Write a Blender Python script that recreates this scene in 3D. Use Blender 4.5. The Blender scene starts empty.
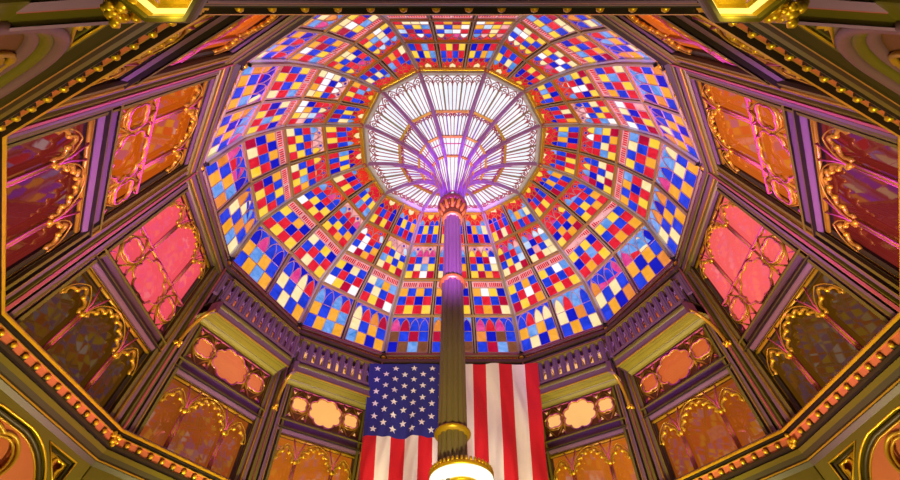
import bpy, bmesh, math, random
from mathutils import Vector
random.seed(7)
PI = math.pi
SC = bpy.context.scene
COL = SC.collection
R = math.radians

# ------------------------------------------------------------------ camera
CAM_P = Vector((0, -5.22, 1.6))
cd = bpy.data.cameras.new('camera'); cam = bpy.data.objects.new('camera', cd); COL.objects.link(cam)
cam.location = CAM_P
cam.rotation_euler = (R(90 + 57.15), 0, 0)
cd.sensor_width = 36; cd.lens = 410 * 36 / 900.; cd.shift_x = -2.5 / 900.; cd.clip_start = .02; cd.clip_end = 200
SC.camera = cam
# ------------------------------------------------------------------ world, exposure, lights
w = bpy.data.worlds.new('world'); SC.world = w; w.use_nodes = True
bg = w.node_tree.nodes['Background']; bg.inputs[0].default_value = (.60, .55, .70, 1); bg.inputs[1].default_value = .02
SC.view_settings.view_transform = 'Standard'; SC.view_settings.look = 'None'
SC.view_settings.exposure = 0.12; SC.view_settings.gamma = 1

def spot(name, loc, tgt, col, power, ang=60, blend=.6, rad=.15):
    l = bpy.data.lights.new(name, 'SPOT'); l.energy = power; l.color = col; l.spot_size = R(ang); l.spot_blend = blend
    l.shadow_soft_size = rad
    o = bpy.data.objects.new(name, l); COL.objects.link(o); o.location = loc
    o.rotation_euler = (Vector(tgt) - Vector(loc)).to_track_quat('-Z', 'Y').to_euler()
    return o
def area(name, loc, tgt, col, power, sx, sy):
    l = bpy.data.lights.new(name, 'AREA'); l.energy = power; l.color = col; l.shape = 'RECTANGLE'; l.size = sx; l.size_y = sy
    o = bpy.data.objects.new(name, l); COL.objects.link(o); o.location = loc
    o.rotation_euler = (Vector(tgt) - Vector(loc)).to_track_quat('-Z', 'Y').to_euler()
    return o
PURPLE = (.58, .09, 1.0); MAGENTA = (1.0, .10, .70); WARM = (1.0, .84, .32); VIOLET = (.40, .10, 1.0)
for s in (-1, 1):
    spot('purple_uplight', (s * 2.2, -4.6, .4), (0, 0, 12.9), VIOLET, 9000, 13, .8)
    spot('purple_uplight', (s * .9, -4.4, .4), (0, 0, 9.6), VIOLET, 17000, 13, .9)
    spot('purple_uplight', (s * 3.2, 1.2, .4), (0, 0, 12.6), VIOLET, 5000, 14, .8)
    spot('magenta_wall_wash', (s * 1.2, 3.4, .4), (s * 6.0, -1.6, 9.2), MAGENTA, 1500, 36, .8)
    spot('purple_wall_wash', (s * .9, -.4, .4), (s * 5.4, -3.0, 9.4), VIOLET, 5600, 34, .8)
    spot('purple_cornice_wash', (s * 1.0, -2.8, .4), (s * 4.2, 3.4, 9.8), VIOLET, 2400, 32, .8)
    spot('rose_cornice_fill', (s * .8, 3.0, .4), (s * 4.3, -3.0, 10.5), (1, .55, .45), 2200, 30, .8)  # added spot to brighten the dim south cornice, no fixture there
    spot('warm_wall_fill', (s * 1.2, 1.6, .4), (s * 5.8, .4, 5.0), WARM, 1500, 90, .9)  # the warm floor spots in this loop are added fill, without fixtures
    spot('warm_near_fill', (s * .8, -.5, .4), (s * 4.4, -3.6, 4.6), WARM, 900, 80, .9)
    spot('warm_balcony_fill', (s * 1.0, 1.0, .4), (s * 3.6, 4.2, 7.4), WARM, 1800, 60, .9)
    spot('dome_fill', (s * 2.6, -1.0, .4), (s * 4.2, .4, 12.6), (1, .84, .58), 1700, 56, .8)  # added floor spot that lifts the dome bars and ribs
    spot('warm_flag_fill', (s * 2.0, -.8, .4), (s * 1.2, 4.4, 7.6), (1, .86, .80), 800, 46, .8)
spot('dome_fill', (0, 3.4, .4), (0, 3.6, 13), (1, .84, .58), 900, 60, .8)  # added fill for the far side of the dome
spot('warm_column_fill', (0, -4.2, .4), (0, 0, 5.4), (1, .84, .18), 1300, 22, .9)  # added floor spot to brighten the lower column
area('warm_bounce_fill', (0, 0, .05), (0, 0, 9), WARM, 70, 7, 7)  # area light added in place of light returned by the floor

# ------------------------------------------------------------------ materials
def s2l(c):
    return tuple(((x / 255.) / 12.92 if x / 255. <= .04045 else ((x / 255. + .055) / 1.055) ** 2.4) for x in c)
MATS = {}
def mat(name, rgb, rough=.45, metal=0., noise=.12, scale=3., bump=0.0, coat=0.):
    if name in MATS: return MATS[name]
    m = bpy.data.materials.new(name); m.use_nodes = True; nt = m.node_tree; b = nt.nodes['Principled BSDF']
    c = s2l(rgb)
    tc = nt.nodes.new('ShaderNodeTexCoord'); nz = nt.nodes.new('ShaderNodeTexNoise'); nz.inputs['Scale'].default_value = scale
    nz.inputs['Detail'].default_value = 4
    nt.links.new(tc.outputs['Object'], nz.inputs['Vector'])
    mx = nt.nodes.new('ShaderNodeMix'); mx.data_type = 'RGBA'
    mx.inputs[6].default_value = tuple(x * (1 - noise) for x in c) + (1,); mx.inputs[7].default_value = tuple(min(1, x * (1 + noise)) for x in c) + (1,)
    nt.links.new(nz.outputs['Fac'], mx.inputs[0]); nt.links.new(mx.outputs[2], b.inputs['Base Color'])
    b.inputs['Roughness'].default_value = rough; b.inputs['Metallic'].default_value = metal
    if coat: b.inputs['Coat Weight'].default_value = coat
    if bump:
        bp = nt.nodes.new('ShaderNodeBump'); bp.inputs['Strength'].default_value = bump; bp.inputs['Distance'].default_value = .02
        nt.links.new(nz.outputs['Fac'], bp.inputs['Height']); nt.links.new(bp.outputs[0], b.inputs['Normal'])
    MATS[name] = m
    return m
def glass(name, rgb, strength=1., noise=.25, scale=2.5, rough=.12, white=0., spec=.1):
    """daylit or lamp-lit glass: glows with the light behind it and still reflects the room"""
    if name in MATS: return MATS[name]
    m = bpy.data.materials.new(name); m.use_nodes = True; nt = m.node_tree; b = nt.nodes['Principled BSDF']
    c = s2l(rgb)
    tc = nt.nodes.new('ShaderNodeTexCoord'); nz = nt.nodes.new('ShaderNodeTexNoise'); nz.inputs['Scale'].default_value = scale
    nz.inputs['Detail'].default_value = 5; nz.inputs['Roughness'].default_value = .6; nz.inputs['Distortion'].default_value = .8
    nt.links.new(tc.outputs['Object'], nz.inputs['Vector'])
    rp = nt.nodes.new('ShaderNodeValToRGB'); rp.color_ramp.elements[0].position = .3; rp.color_ramp.elements[1].position = .72
    rp.color_ramp.elements[0].color = tuple(x * (1 - noise) for x in c) + (1,)
    rp.color_ramp.elements[1].color = tuple(x + (1 - x) * white for x in c) + (1,)
    nt.links.new(nz.outputs['Fac'], rp.inputs['Fac'])
    nt.links.new(rp.outputs['Color'], b.inputs['Emission Color'])
    b.inputs['Base Color'].default_value = tuple(x * .05 for x in c) + (1,)
    b.inputs['Emission Strength'].default_value = strength; b.inputs['Roughness'].default_value = rough
    b.inputs['Specular IOR Level'].default_value = spec
    MATS[name] = m
    return m

OLIVE = mat('olive_paint', (106, 98, 24)); OLIVE_D = mat('dark_olive_paint', (58, 50, 16)); MAUVE = mat('mauve_grey_paint', (120, 88, 104))
BROWN = mat('dark_brown_paint', (30, 18, 12)); GOLD = mat('gold_leaf', (240, 196, 40), .34, .55, .2, 12, .15)
OLDG = mat('dark_old_gold', (120, 84, 26), .42, .4, .2, 8); GOLDP = mat('old_gold_paint', (186, 146, 34), .38, .35, .2, 8); CORAL = mat('coral_paint', (198, 112, 74), .5); SOFFIT = mat('olive_soffit_paint', (128, 122, 28), .5)
LAV = mat('lavender_paint', (180, 140, 196), .35, .0); LAVT = mat('pale_lavender_came', (206, 160, 184), .4); REDBAND = mat('crimson_band_paint', (170, 34, 52), .5)
GREYR = mat('grey_rib_paint', (204, 208, 220), .4, .1); BRASS = mat('brass_rail', (222, 160, 60), .4, .1); PALE = mat('pale_blue_white_paint', (214, 224, 226), .4)
OLGREY = mat('olive_grey_paint', (170, 154, 124), .45); COLP = mat('column_paint', (122, 110, 92), .42, .0); ROSE = mat('rose_paint_and_lit_edge', (196, 96, 112), .4)
LAVD = mat('dusk_lavender_paint', (104, 70, 116), .4); BRONZE = mat('red_bronze', (120, 58, 52), .4, .3); MAG_LIT = mat('magenta_lit_tracery', (206, 84, 140), .4); STONE = mat('stone_floor', (120, 100, 84), .5)  # pink of the tracery rolls: magenta light on their edges put into the colour
FR = mat('flag_red', (206, 14, 36), .75, 0, .06, 9); FW = mat('flag_white', (232, 222, 224), .75, 0, .04, 9); FB = mat('flag_blue', (38, 42, 140), .75, 0, .06, 9); FS = mat('flag_star_white', (240, 236, 246), .75, 0, .02)

GB = 1.0
G = {n: glass('glass_' + n, c, GB, nz, 3.0, .25, wh) for n, c, nz, wh in (
    ('blue', (20, 62, 236), .45, .02), ('deep', (14, 26, 205), .4, .0), ('sky', (66, 146, 240), .3, .22), ('amber', (250, 170, 30), .2, .05),
    ('yellow', (255, 208, 28), .15, .1), ('orange', (240, 140, 44), .25, .05), ('red', (238, 22, 50), .35, .02), ('crimson', (196, 16, 62), .4, .0),
    ('magenta', (232, 24, 140), .3, .1), ('cream', (252, 226, 150), .12, .3), ('white', (255, 250, 246), .06, .5), ('brown', (134, 76, 44), .4, .02),
    ('pale', (176, 210, 252), .15, .5), ('pink', (246, 150, 150), .2, .3), ('scarlet', (244, 44, 24), .3, .02))}
SKYW = glass('skylight_white', (238, 246, 255), 1.0, .12, 1.2, .2, .6)

# ------------------------------------------------------------------ mesh helpers
class MB:
    def __init__(s): s.v = []; s.f = []; s.m = []; s.ms = []; s.sm = []
    def mi(s, m):
        if m not in s.ms: s.ms.append(m)
        return s.ms.index(m)
    def face(s, pts, m, smooth=False):
        n = len(s.v); s.v += [tuple(p) for p in pts]; s.f.append(tuple(range(n, n + len(pts)))); s.m.append(s.mi(m)); s.sm.append(smooth)
    def grid(s, rows, m, closed=False, smooth=False):
        """rows of points, quads between consecutive rows"""
        n = len(s.v); k = len(rows[0])
        for r in rows: s.v += [tuple(p) for p in r]
        mi = s.mi(m)
        for i in range(len(rows) - 1):
            for j in range(k if closed else k - 1):
                a = n + i * k + j; b = n + i * k + (j + 1) % k
                s.f.append((a, b, b + k, a + k)); s.m.append(mi); s.sm.append(smooth)
    def hexa(s, p, m):
        n = len(s.v); s.v += [tuple(q) for q in p]; mi = s.mi(m)
        for q in ((0, 3, 2, 1), (4, 5, 6, 7), (0, 1, 5, 4), (1, 2, 6, 5), (2, 3, 7, 6), (3, 0, 4, 7)):
            s.f.append(tuple(n + i for i in q)); s.m.append(mi); s.sm.append(False)
    def bar(s, p, q, wid, dep, nrm, m, off=0.):
        """box from p to q; width across, depth along nrm (towards +nrm)"""
        p = Vector(p); q = Vector(q); nrm = Vector(nrm).normalized(); t = (q - p)
        if t.length < 1e-6: return
        t.normalize(); sd = t.cross(nrm).normalized() * (wid / 2); nn = sd.cross(t).normalized()
        if nn.dot(nrm) < 0: nn = -nn
        a = nn * off; b = nn * (off + dep)
        s.hexa([p - sd + a, p + sd + a, q + sd + a, q - sd + a, p - sd + b, p + sd + b, q + sd + b, q - sd + b], m)
    def tube(s, pts, r, m, seg=6, closed=False, cap=True):
        pts = [Vector(p) for p in pts]; n = len(pts); rs = r if isinstance(r, (list, tuple)) else [r] * n
        rows = []; up = None
        for i in range(n):
            if closed: t = pts[(i + 1) % n] - pts[i - 1]
            else: t = pts[min(i + 1, n - 1)] - pts[max(i - 1, 0)]
            t.normalize()
            if up is None:
                up = t.orthogonal().normalized()
            up = (up - t * up.dot(t))
            if up.length < 1e-5: up = t.orthogonal()
            up.normalize(); sd = t.cross(up)
            rows.append([pts[i] + (up * math.cos(2 * PI * k / seg) + sd * math.sin(2 * PI * k / seg)) * rs[i] for k in range(seg)])
        if closed: rows.append(rows[0])
        s.grid(rows, m, True, True)
        if cap and not closed:
            s.face(rows[0][::-1], m); s.face(rows[-1], m)
    def lathe(s, prof, m, seg=32, c=(0, 0), smooth=True):
        s.grid([[(c[0] + r * math.cos(2 * PI * k / seg), c[1] + r * math.sin(2 * PI * k / seg), z) for k in range(seg)] for r, z in prof], m, True, smooth)
    def ball(s, c, r, m, seg=8, sq=(1, 1, 1)):
        c = Vector(c)
        s.grid([[c + Vector((sq[0] * r * math.sin(PI * i / 6) * math.cos(2 * PI * k / seg), sq[1] * r * math.sin(PI * i / 6) * math.sin(2 * PI * k / seg), sq[2] * r * math.cos(PI * i / 6))) for k in range(seg)] for i in range(7)], m, True, True)
    def build(s, name, parent=None):
        me = bpy.data.meshes.new(name); me.from_pydata(s.v, [], s.f)
        for m in s.ms: me.materials.append(m)
        me.polygons.foreach_set('material_index', s.m); me.polygons.foreach_set('use_smooth', s.sm)
        bm = bmesh.new(); bm.from_mesh(me); bmesh.ops.remove_doubles(bm, verts=bm.verts, dist=1e-5); bm.normal_update(); bm.to_mesh(me); bm.free()
        o = bpy.data.objects.new(name, me); COL.objects.link(o)
        if parent:
            o.parent = parent
            o.matrix_parent_inverse = parent_inv(parent)
        return o
def parent_inv(p):
    from mathutils import Matrix
    M = Matrix.Translation(p.location)
    q = p.parent
    while q is not None:
        q = q.parent
    return M.inverted() if p.parent is None else Matrix.Identity(4)
def thing(name, label, cat, loc, group=None):
    o = bpy.data.objects.new(name, None); COL.objects.link(o); o.location = loc; o.empty_display_size = .1
    return tag(o, label, cat, group)
def tag(o, label, cat, group=None):
    o['label'] = label; o['category'] = cat
    if group: o['group'] = group
    return o
def struct(o, label=None, cat=None):
    o['kind'] = 'structure'
    if label: o['label'] = label; o['category'] = cat
    return o
TRIM = [0]; WIN = [0]
def trim_name(): TRIM[0] += 1; return 'trim_%d' % TRIM[0]
def win_name(): WIN[0] += 1; return 'window_%d' % WIN[0]

def plate2d(outer, holes, depth, bevel=0.0, res=1):
    """filled 2-D shape with holes -> (verts (x,y,d), faces)"""
    cu = bpy.data.curves.new('tmp', 'CURVE'); cu.dimensions = '2D'; cu.fill_mode = 'BOTH'; cu.extrude = max(1e-4, depth / 2 - bevel); cu.bevel_depth = bevel; cu.bevel_resolution = res
    cu.offset = -bevel
    for lp in [outer] + holes:
        sp = cu.splines.new('POLY'); sp.points.add(len(lp) - 1); sp.use_cyclic_u = True
        for p, q in zip(sp.points, lp): p.co = (q[0], q[1], 0, 1)
    o = bpy.data.objects.new('tmp', cu); COL.objects.link(o)
    dg = bpy.context.evaluated_depsgraph_get(); ev = o.evaluated_get(dg); me = ev.to_mesh()
    vs = [v.co[:] for v in me.vertices]; fs = [tuple(p.vertices) for p in me.polygons]
    ev.to_mesh_clear(); bpy.data.objects.remove(o); bpy.data.curves.remove(cu)
    return vs, fs
def plate(mb, shape, fn, m):
    vs, fs = shape; n = len(mb.v); mi = mb.mi(m)
    mb.v += [tuple(fn(*v)) for v in vs]
    for f in fs: mb.f.append(tuple(n + i for i in f)); mb.m.append(mi); mb.sm.append(False)

# ------------------------------------------------------------------ plan of the rotunda (twelve corners, measured)
# corner k = 0..11, anticlockwise from the corner left of the flag
HALF = (15, 45, 75, 105, 135, 165)
D_ = {15: (2.257, 5.162), 45: (4.756, 3.858), 75: (6.174, 1.352), 105: (5.985, -1.471), 135: (4.342, -3.748), 165: (2.10, -4.98)}
O_ = {15: (1.216, 2.711), 45: (2.63, 1.93), 75: (3.23, .70), 105: (3.184, -.778), 135: (2.452, -1.96), 165: (1.122, -2.588)}
HD, HO = 10.8, 16.0
ROWS = {15: ((.051, 12.46), (.341, 13.63), (.634, 14.915)), 45: ((.078, 12.745), (.40, 13.75), (.722, 14.806)), 75: ((0., 12.849), (.232, 14.2), (.565, 15.414)),
        105: ((.043, 12.692), (.259, 14.205), (.597, 15.17)), 135: ((.132, 12.279), (.358, 13.837), (.674, 15.071)), 165: ((.10, 12.4), (.311, 14.3), (.60, 15.427))}
WB = {15: 4.95, 45: 5.2, 75: 5.8, 105: 6.29, 135: 6.10, 165: 5.54}
WT = {15: 5.6, 45: 6.0, 75: 6.3, 105: 6.17, 135: 5.88, 165: 5.52}
ZB, ZT = 5.6, 10.3
def az(k): return HALF[k] if k < 6 else HALF[11 - k]
def sg(k): return -1 if k < 6 else 1
def dv(k): a = D_[az(k % 12)]; return Vector((sg(k % 12) * a[0], a[1], HD))
def ov(k): a = O_[az(k % 12)]; return Vector((sg(k % 12) * a[0], a[1], HO))
def rowpt(k, r):
    k %= 12
    if r == 0: return dv(k)
    if r == 4: return ov(k)
    t, z = ROWS[az(k)][r - 1]; p = dv(k).lerp(ov(k), t); p.z = z; return p
def wpt(k, z):
    k %= 12; a = az(k); d = Vector((sg(k) * D_[a][0], D_[a][1], 0)).normalized()
    t = max(0., (min(z, 10.8) - ZB) / (ZT - ZB)); r = WB[a] + (WT[a] - WB[a]) * t
    return Vector((d.x * r, d.y * r, z))
def facet(i, u, z, n=0.):
    """point on wall facet i (corner i to corner i+1), u along it, n metres into the room"""
    a = wpt(i, z); b = wpt(i + 1, z); e = (b - a).normalized(); nn = Vector((-e.y, e.x, 0))
    p = a.lerp(b, u)
    if nn.dot(-p) < 0: nn = -nn
    return p + nn * n
def flen(i, z=7.): return (wpt(i + 1, z) - wpt(i, z)).length
def corner(k, z, n):
    """corner k mitred n metres inwards"""
    p = wpt(k, z); e1 = (wpt(k, z) - wpt(k - 1, z)).normalized(); e2 = (wpt(k + 1, z) - wpt(k, z)).normalized()
    n1 = Vector((-e1.y, e1.x, 0)); n2 = Vector((-e2.y, e2.x, 0))
    if n1.dot(-p) < 0: n1 = -n1
    if n2.dot(-p) < 0: n2 = -n2
    b = (n1 + n2).normalized(); return p + b * (n / max(.3, b.dot(n1)))

FLOC = {11: 'above the flag', 0: 'next left of the flag', 10: 'next right of the flag', 1: 'above the large left balcony', 9: 'above the large right balcony', 2: 'at the far left', 8: 'at the far right',
        3: 'at the upper left', 7: 'at the upper right', 4: 'at top left beside the topmost', 6: 'at top right beside the topmost', 5: 'topmost in the photo'}
ORD = ['first', 'second', 'third', 'fourth', 'fifth', 'sixth']
def vloc(k): return '%s on the %s counting up from the flag' % (ORD[k if k < 6 else 11 - k], 'left' if k < 6 else 'right')
WALLN = {11: 'north', 0: 'north_northwest', 1: 'northwest', 2: 'west_northwest', 3: 'west', 4: 'southwest', 5: 'south', 6: 'southeast', 7: 'east', 8: 'east_northeast', 9: 'northeast', 10: 'north_northeast'}
NCOL = {i: (3 if i in (5, 11) else 2) for i in range(12)}

# ------------------------------------------------------------------ structure: floor, outer sky side, walls
mb = MB()
mb.face([wpt(k, 0) * 1.0 for k in range(12)], STONE)
struct(mb.build('floor'), 'stone rotunda floor', 'floor')

LW = (.125, .875, 5.66, 7.12)     # lower window opening
UW = (.125, .875, 7.55, 9.95)     # upper window opening
def rect(mb, i, u0, u1, z0, z1, n, m):
    mb.face([facet(i, u0, z0, n), facet(i, u1, z0, n), facet(i, u1, z1, n), facet(i, u0, z1, n)], m)
for i in range(12):
    mb = MB()
    rect(mb, i, 0, LW[0], ZB, ZT, 0, OLIVE_D); rect(mb, i, LW[1], 1, ZB, ZT, 0, OLIVE_D)
    rect(mb, i, LW[0], LW[1], ZB, LW[2], 0, MAUVE); rect(mb, i, LW[0], LW[1], LW[3], UW[2], 0, MAUVE); rect(mb, i, LW[0], LW[1], UW[3], ZT, 0, MAUVE)
    struct(mb.build('wall_' + WALLN[i]), 'olive painted wall facet of the rotunda, dome bay %s' % FLOC[i], 'wall')

# clustered corner mouldings
CL = [(.34, .0, None), (.34, .05, OLIVE_D), (.285, .06, OLIVE), (.28, .015, BROWN), (.24, .015, BROWN), (.235, .07, GOLDP), (.215, .085, GOLDP), (.20, .075, MAUVE), (.14, .085, MAUVE), (.135, .03, BROWN), (.10, .03, BROWN),
      (.095, .11, OLIVE), (.03, .13, OLIVE), (.022, .155, ROSE), (.0, .165, ROSE)]  # rose edge: magenta light on a gold line, put into the colour
for k in range(12):
    mb = MB(); zs = (5.62, 7.2, 8.8, 10.32)
    for side in (0, 1):
        i = k if side == 0 else (k - 1) % 12
        prev = None
        for s_, n_, m_ in CL:
            row = []
            for z in zs:
                if s_ == 0: row.append(corner(k, z, n_))
                else:
                    u = s_ / flen(i, z); row.append(facet(i, u if side == 0 else 1 - u, z, n_))
            if prev is not None and m_ is not None: mb.grid([prev, row], m_)
            prev = row
    struct(mb.build(trim_name()), 'clustered olive and mauve corner moulding of the wall, %s' % vloc(k), 'moulding')

# ------------------------------------------------------------------ cornices swept round the room, one length per facet
def sweep(name_fn, prof, label, skip=()):
    out = []
    for i in range(12):
        if i in skip: out.append(None); continue
        mb = MB(); prev = None
        for n_, z, m_ in prof:
            row = [corner(i, z, n_), corner(i + 1, z, n_)]
            if prev is not None: mb.grid([prev, row], m_)
            prev = row
        out.append(struct(mb.build(name_fn()), label % FLOC[i], 'cornice'))
    return out
LOWC = [(.0, 5.74, None), (.11, 5.70, MAUVE), (.12, 5.665, MAUVE), (.16, 5.66, GOLD), (.175, 5.635, GOLD), (.165, 5.60, GOLD), (.10, 5.60, BROWN), (.09, 5.56, BROWN), (.115, 5.555, GOLDP), (.11, 5.54, GOLDP),
        (.085, 5.535, CORAL), (.075, 5.425, CORAL), (.10, 5.42, OLIVE_D), (.105, 5.37, OLIVE_D), (.07, 5.355, BROWN), (.07, 5.335, BROWN), (.09, 5.33, OLIVE), (.075, 5.26, OLIVE), (.05, 5.20, OLIVE_D), (.05, 5.17, OLIVE_D), (.065, 5.165, GOLDP), (.06, 5.145, GOLDP),
        (.04, 5.14, OLIVE_D), (.0, 5.08, OLIVE_D)]
lowc = sweep(trim_name, LOWC, 'frieze cornice with coral band and gold studs under the wall facet, dome bay %s')
def stud(mb, c, e, nn, r=.046):
    up = Vector((0, 0, 1))
    mb.hexa([c - e * r - up * r, c + e * r - up * r, c + e * r + up * r, c - e * r + up * r] + [c - e * r * .7 - up * r * .7 + nn * .03, c + e * r * .7 - up * r * .7 + nn * .03, c + e * r * .7 + up * r * .7 + nn * .03, c - e * r * .7 + up * r * .7 + nn * .03], OLIVE_D)
    mb.ball(c + nn * .03, .038, GOLD, 8)
for i in range(12):
    n = 11 if i not in (5, 11) else 14
    for q in range(n):
        u = .06 + .88 * (q + .5) / n
        c = facet(i, u, 5.48, .080); c2 = facet(i, u + .01, 5.48, .080); e = (c2 - c).normalized(); nn = Vector((-e.y, e.x, 0))
        if nn.dot(-c) < 0: nn = -nn
        mb = MB(); stud(mb, c, e, nn); mb.build('stud', lowc[i])
DC = [(.06, 9.98, None), (.10, 10.0, OLIVE), (.115, 10.06, OLIVE), (.08, 10.075, BROWN), (.08, 10.10, BROWN), (.11, 10.11, GOLDP), (.115, 10.135, GOLDP), (.10, 10.14, MAUVE), (.12, 10.26, MAUVE), (.13, 10.27, BROWN), (.13, 10.31, BROWN), (.15, 10.315, OLIVE), (.16, 10.36, OLIVE),
      (.14, 10.37, MAUVE), (.16, 10.46, MAUVE)]
sweep(trim_name, DC, 'mauve and olive moulding at the wall head, dome bay %s')
# dome base band: follows the dome corners
def dcorner(k, z, n):
    p = dv(k); p.z = z; return p - Vector((p.x, p.y, 0)).normalized() * n
DB = [(.0, 10.40, None), (.10, 10.46, BROWN), (.10, 10.49, BROWN), (.07, 10.50, REDBAND), (.06, 10.64, REDBAND), (.10, 10.65, OLGREY), (.11, 10.69, OLGREY), (.07, 10.70, BROWN), (.06, 10.75, BROWN), (.05, 10.76, ROSE), (.03, 10.82, ROSE), (-.06, 10.83, ROSE)]
for i in range(12):
    mb = MB(); prev = None
    for n_, z, m_ in DB:
        row = [dcorner(i, z, n_), dcorner(i + 1, z, n_)]
        if prev: mb.grid([prev, row], m_)
        prev = row
    base = struct(mb.build(trim_name()), 'crimson and gold band at the foot of the dome glass, bay %s' % FLOC[i], 'cornice')
    mb = MB(); n = 9 if NCOL[i] == 2 else 14      # gilded running ornament on the band
    a = dcorner(i, 10.57, .068); b = dcorner(i + 1, 10.57, .068); e = (b - a).normalized(); nn = Vector((-e.y, e.x, 0))
    if nn.dot(-a) < 0: nn = -nn
    for q in range(n):
        c = a.lerp(b, (q + .5) / n)
        mb.ball(c, .045, GOLDP, 8, (1, 1, .8))
        mb.bar(c - e * .16, c - e * .05, .03, .02, nn, GOLDP); mb.bar(c + e * .05, c + e * .12, .03, .02, nn, GOLDP)
    mb.build('gilt_ornament', base)

# ------------------------------------------------------------------ wall windows
def arch_pts(x0, x1, y0, rise, n=8):
    """pointed arch from (x0,y0) over to (x1,y0)"""
    w_ = x1 - x0; h = rise; out = []
    rr = (h * h + w_ * w_ / 4) / w_
    for j in range(n + 1):
        t = j / n; a0 = PI; a1 = PI - math.asin(min(1, h / rr)) if h <= rr else PI / 2
        a = a0 + (a1 - a0) * t
        out.append((x0 + rr + rr * math.cos(a), y0 + rr * math.sin(a)))
    return out + [(x0 + x1 - p[0], p[1]) for p in out[::-1][1:]]
def cusped(x0, x1, y0, rise, lobes):
    """arch outline scalloped with round foils, points of the scallops inwards"""
    base = arch_pts(x0, x1, y0, rise, 24); L = [0]
    for p, q in zip(base, base[1:]): L.append(L[-1] + math.dist(p, q))
    T = L[-1]; out = []; cxm = (x0 + x1) / 2
    for j in range(lobes * 7 + 1):
        t = j / (lobes * 7) * T; i = max(k for k in range(len(L)) if L[k] <= t + 1e-9); i = min(i, len(base) - 2)
        f = (t - L[i]) / max(1e-9, L[i + 1] - L[i]); p = (base[i][0] + (base[i + 1][0] - base[i][0]) * f, base[i][1] + (base[i + 1][1] - base[i][1]) * f)
        ph = (j % 7) / 7; d = (1 - math.sin(PI * ph)) * .075 * min(1., (x1 - x0) / .5)
        tx = cxm - p[0]; ty = y0 - p[1] + rise * .25; l = math.hypot(tx, ty) or 1
        if j in (0, lobes * 7): d = 0
        out.append((p[0] + tx / l * d, p[1] + ty / l * d))
    return out
def foil(cx_, cy_, r, n, rot=0., k=.62, pts=9, sx=1., sy=1.):
    """n-foil outline"""
    out = []; rl = r * k; dc = r - rl
    half = PI / n + math.asin(min(1, dc * math.sin(PI / n) / rl))
    for q in range(n):
        a = rot + 2 * PI * q / n
        for j in range(pts):
            b = a - half + 2 * half * j / pts
            out.append((cx_ + sx * (dc * math.cos(a) + rl * math.cos(b)), cy_ + sy * (dc * math.sin(a) + rl * math.sin(b))))
    return out
FRAME = [(0.0, .075, None), (.045, .085, OLIVE), (.05, .03, BROWN), (.075, .025, MAUVE), (.14, .0, MAUVE), (.145, -.04, BROWN), (.165, -.045, GOLDP), (.185, -.06, OLIVE_D), (.215, -.085, OLIVE_D), (.215, -.16, BROWN)]
def frame(mb, i, op):
    """stepped picture-frame moulding round opening op (outer edge .13 m outside the opening)"""
    L = flen(i, (op[2] + op[3]) / 2); prev = None
    for s_, n_, m_ in FRAME:
        d = s_ - .17; du = d / L
        ring = [(op[0] + du, op[2] + d * .8), (op[1] - du, op[2] + d * .8), (op[1] - du, op[3] - d * .8), (op[0] + du, op[3] - d * .8)]
        pts = [facet(i, u, z, n_) for u, z in ring]
        if prev is not None:
            for q in range(4): mb.face([prev[q], prev[(q + 1) % 4], pts[(q + 1) % 4], pts[q]], m_)
        prev = pts
GL = {}
def wglass(name, rgb, st, up):
    m = glass('window_' + name, rgb, st, .10 if up else .4, .7, .03, .0, .5); m.node_tree.nodes['Principled BSDF'].inputs['IOR'].default_value = 1.5 if up or name in ('lower_2', 'lower_8') else 1.75
    return m
LGLASS = {2: ((84, 50, 6), .8), 8: ((98, 60, 8), .8), 1: ((160, 78, 20), .8), 9: ((164, 78, 14), .8), 0: ((205, 108, 22), .8), 10: ((205, 108, 22), .8), 3: ((116, 30, 24), .9), 7: ((126, 34, 28), .9), 4: ((150, 60, 10), .8), 6: ((150, 60, 10), .8), 5: ((120, 60, 20), .6), 11: ((170, 100, 30), .6)}
UGLASS = {2: ((232, 78, 92), 1.), 8: ((238, 92, 92), 1.), 1: ((214, 106, 62), 1.), 9: ((200, 92, 44), 1.), 0: ((248, 180, 100), 1.), 10: ((248, 186, 110), 1.), 3: ((176, 76, 10), 1.), 7: ((190, 88, 22), 1.), 4: ((196, 84, 20), 1.), 6: ((200, 90, 24), 1.), 5: ((180, 80, 20), .6), 11: ((230, 150, 80), .6)}
def lights3(op, L):
    """x extents (m) of three lights: narrow, wide, narrow"""
    W = (op[1] - op[0]) * L; m_ = .05
    a = W * .27; b = W * .73
    return W, [(.06, a - m_), (a + m_, b - m_), (b + m_, W - .06)]
def to_facet(i, op, n0):
    def fn(x, y, d):
        z = op[2] + y; L = flen(i, (op[2] + op[3]) / 2)
        return facet(i, op[0] + x / L, z, n0 + d)
    return fn
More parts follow.
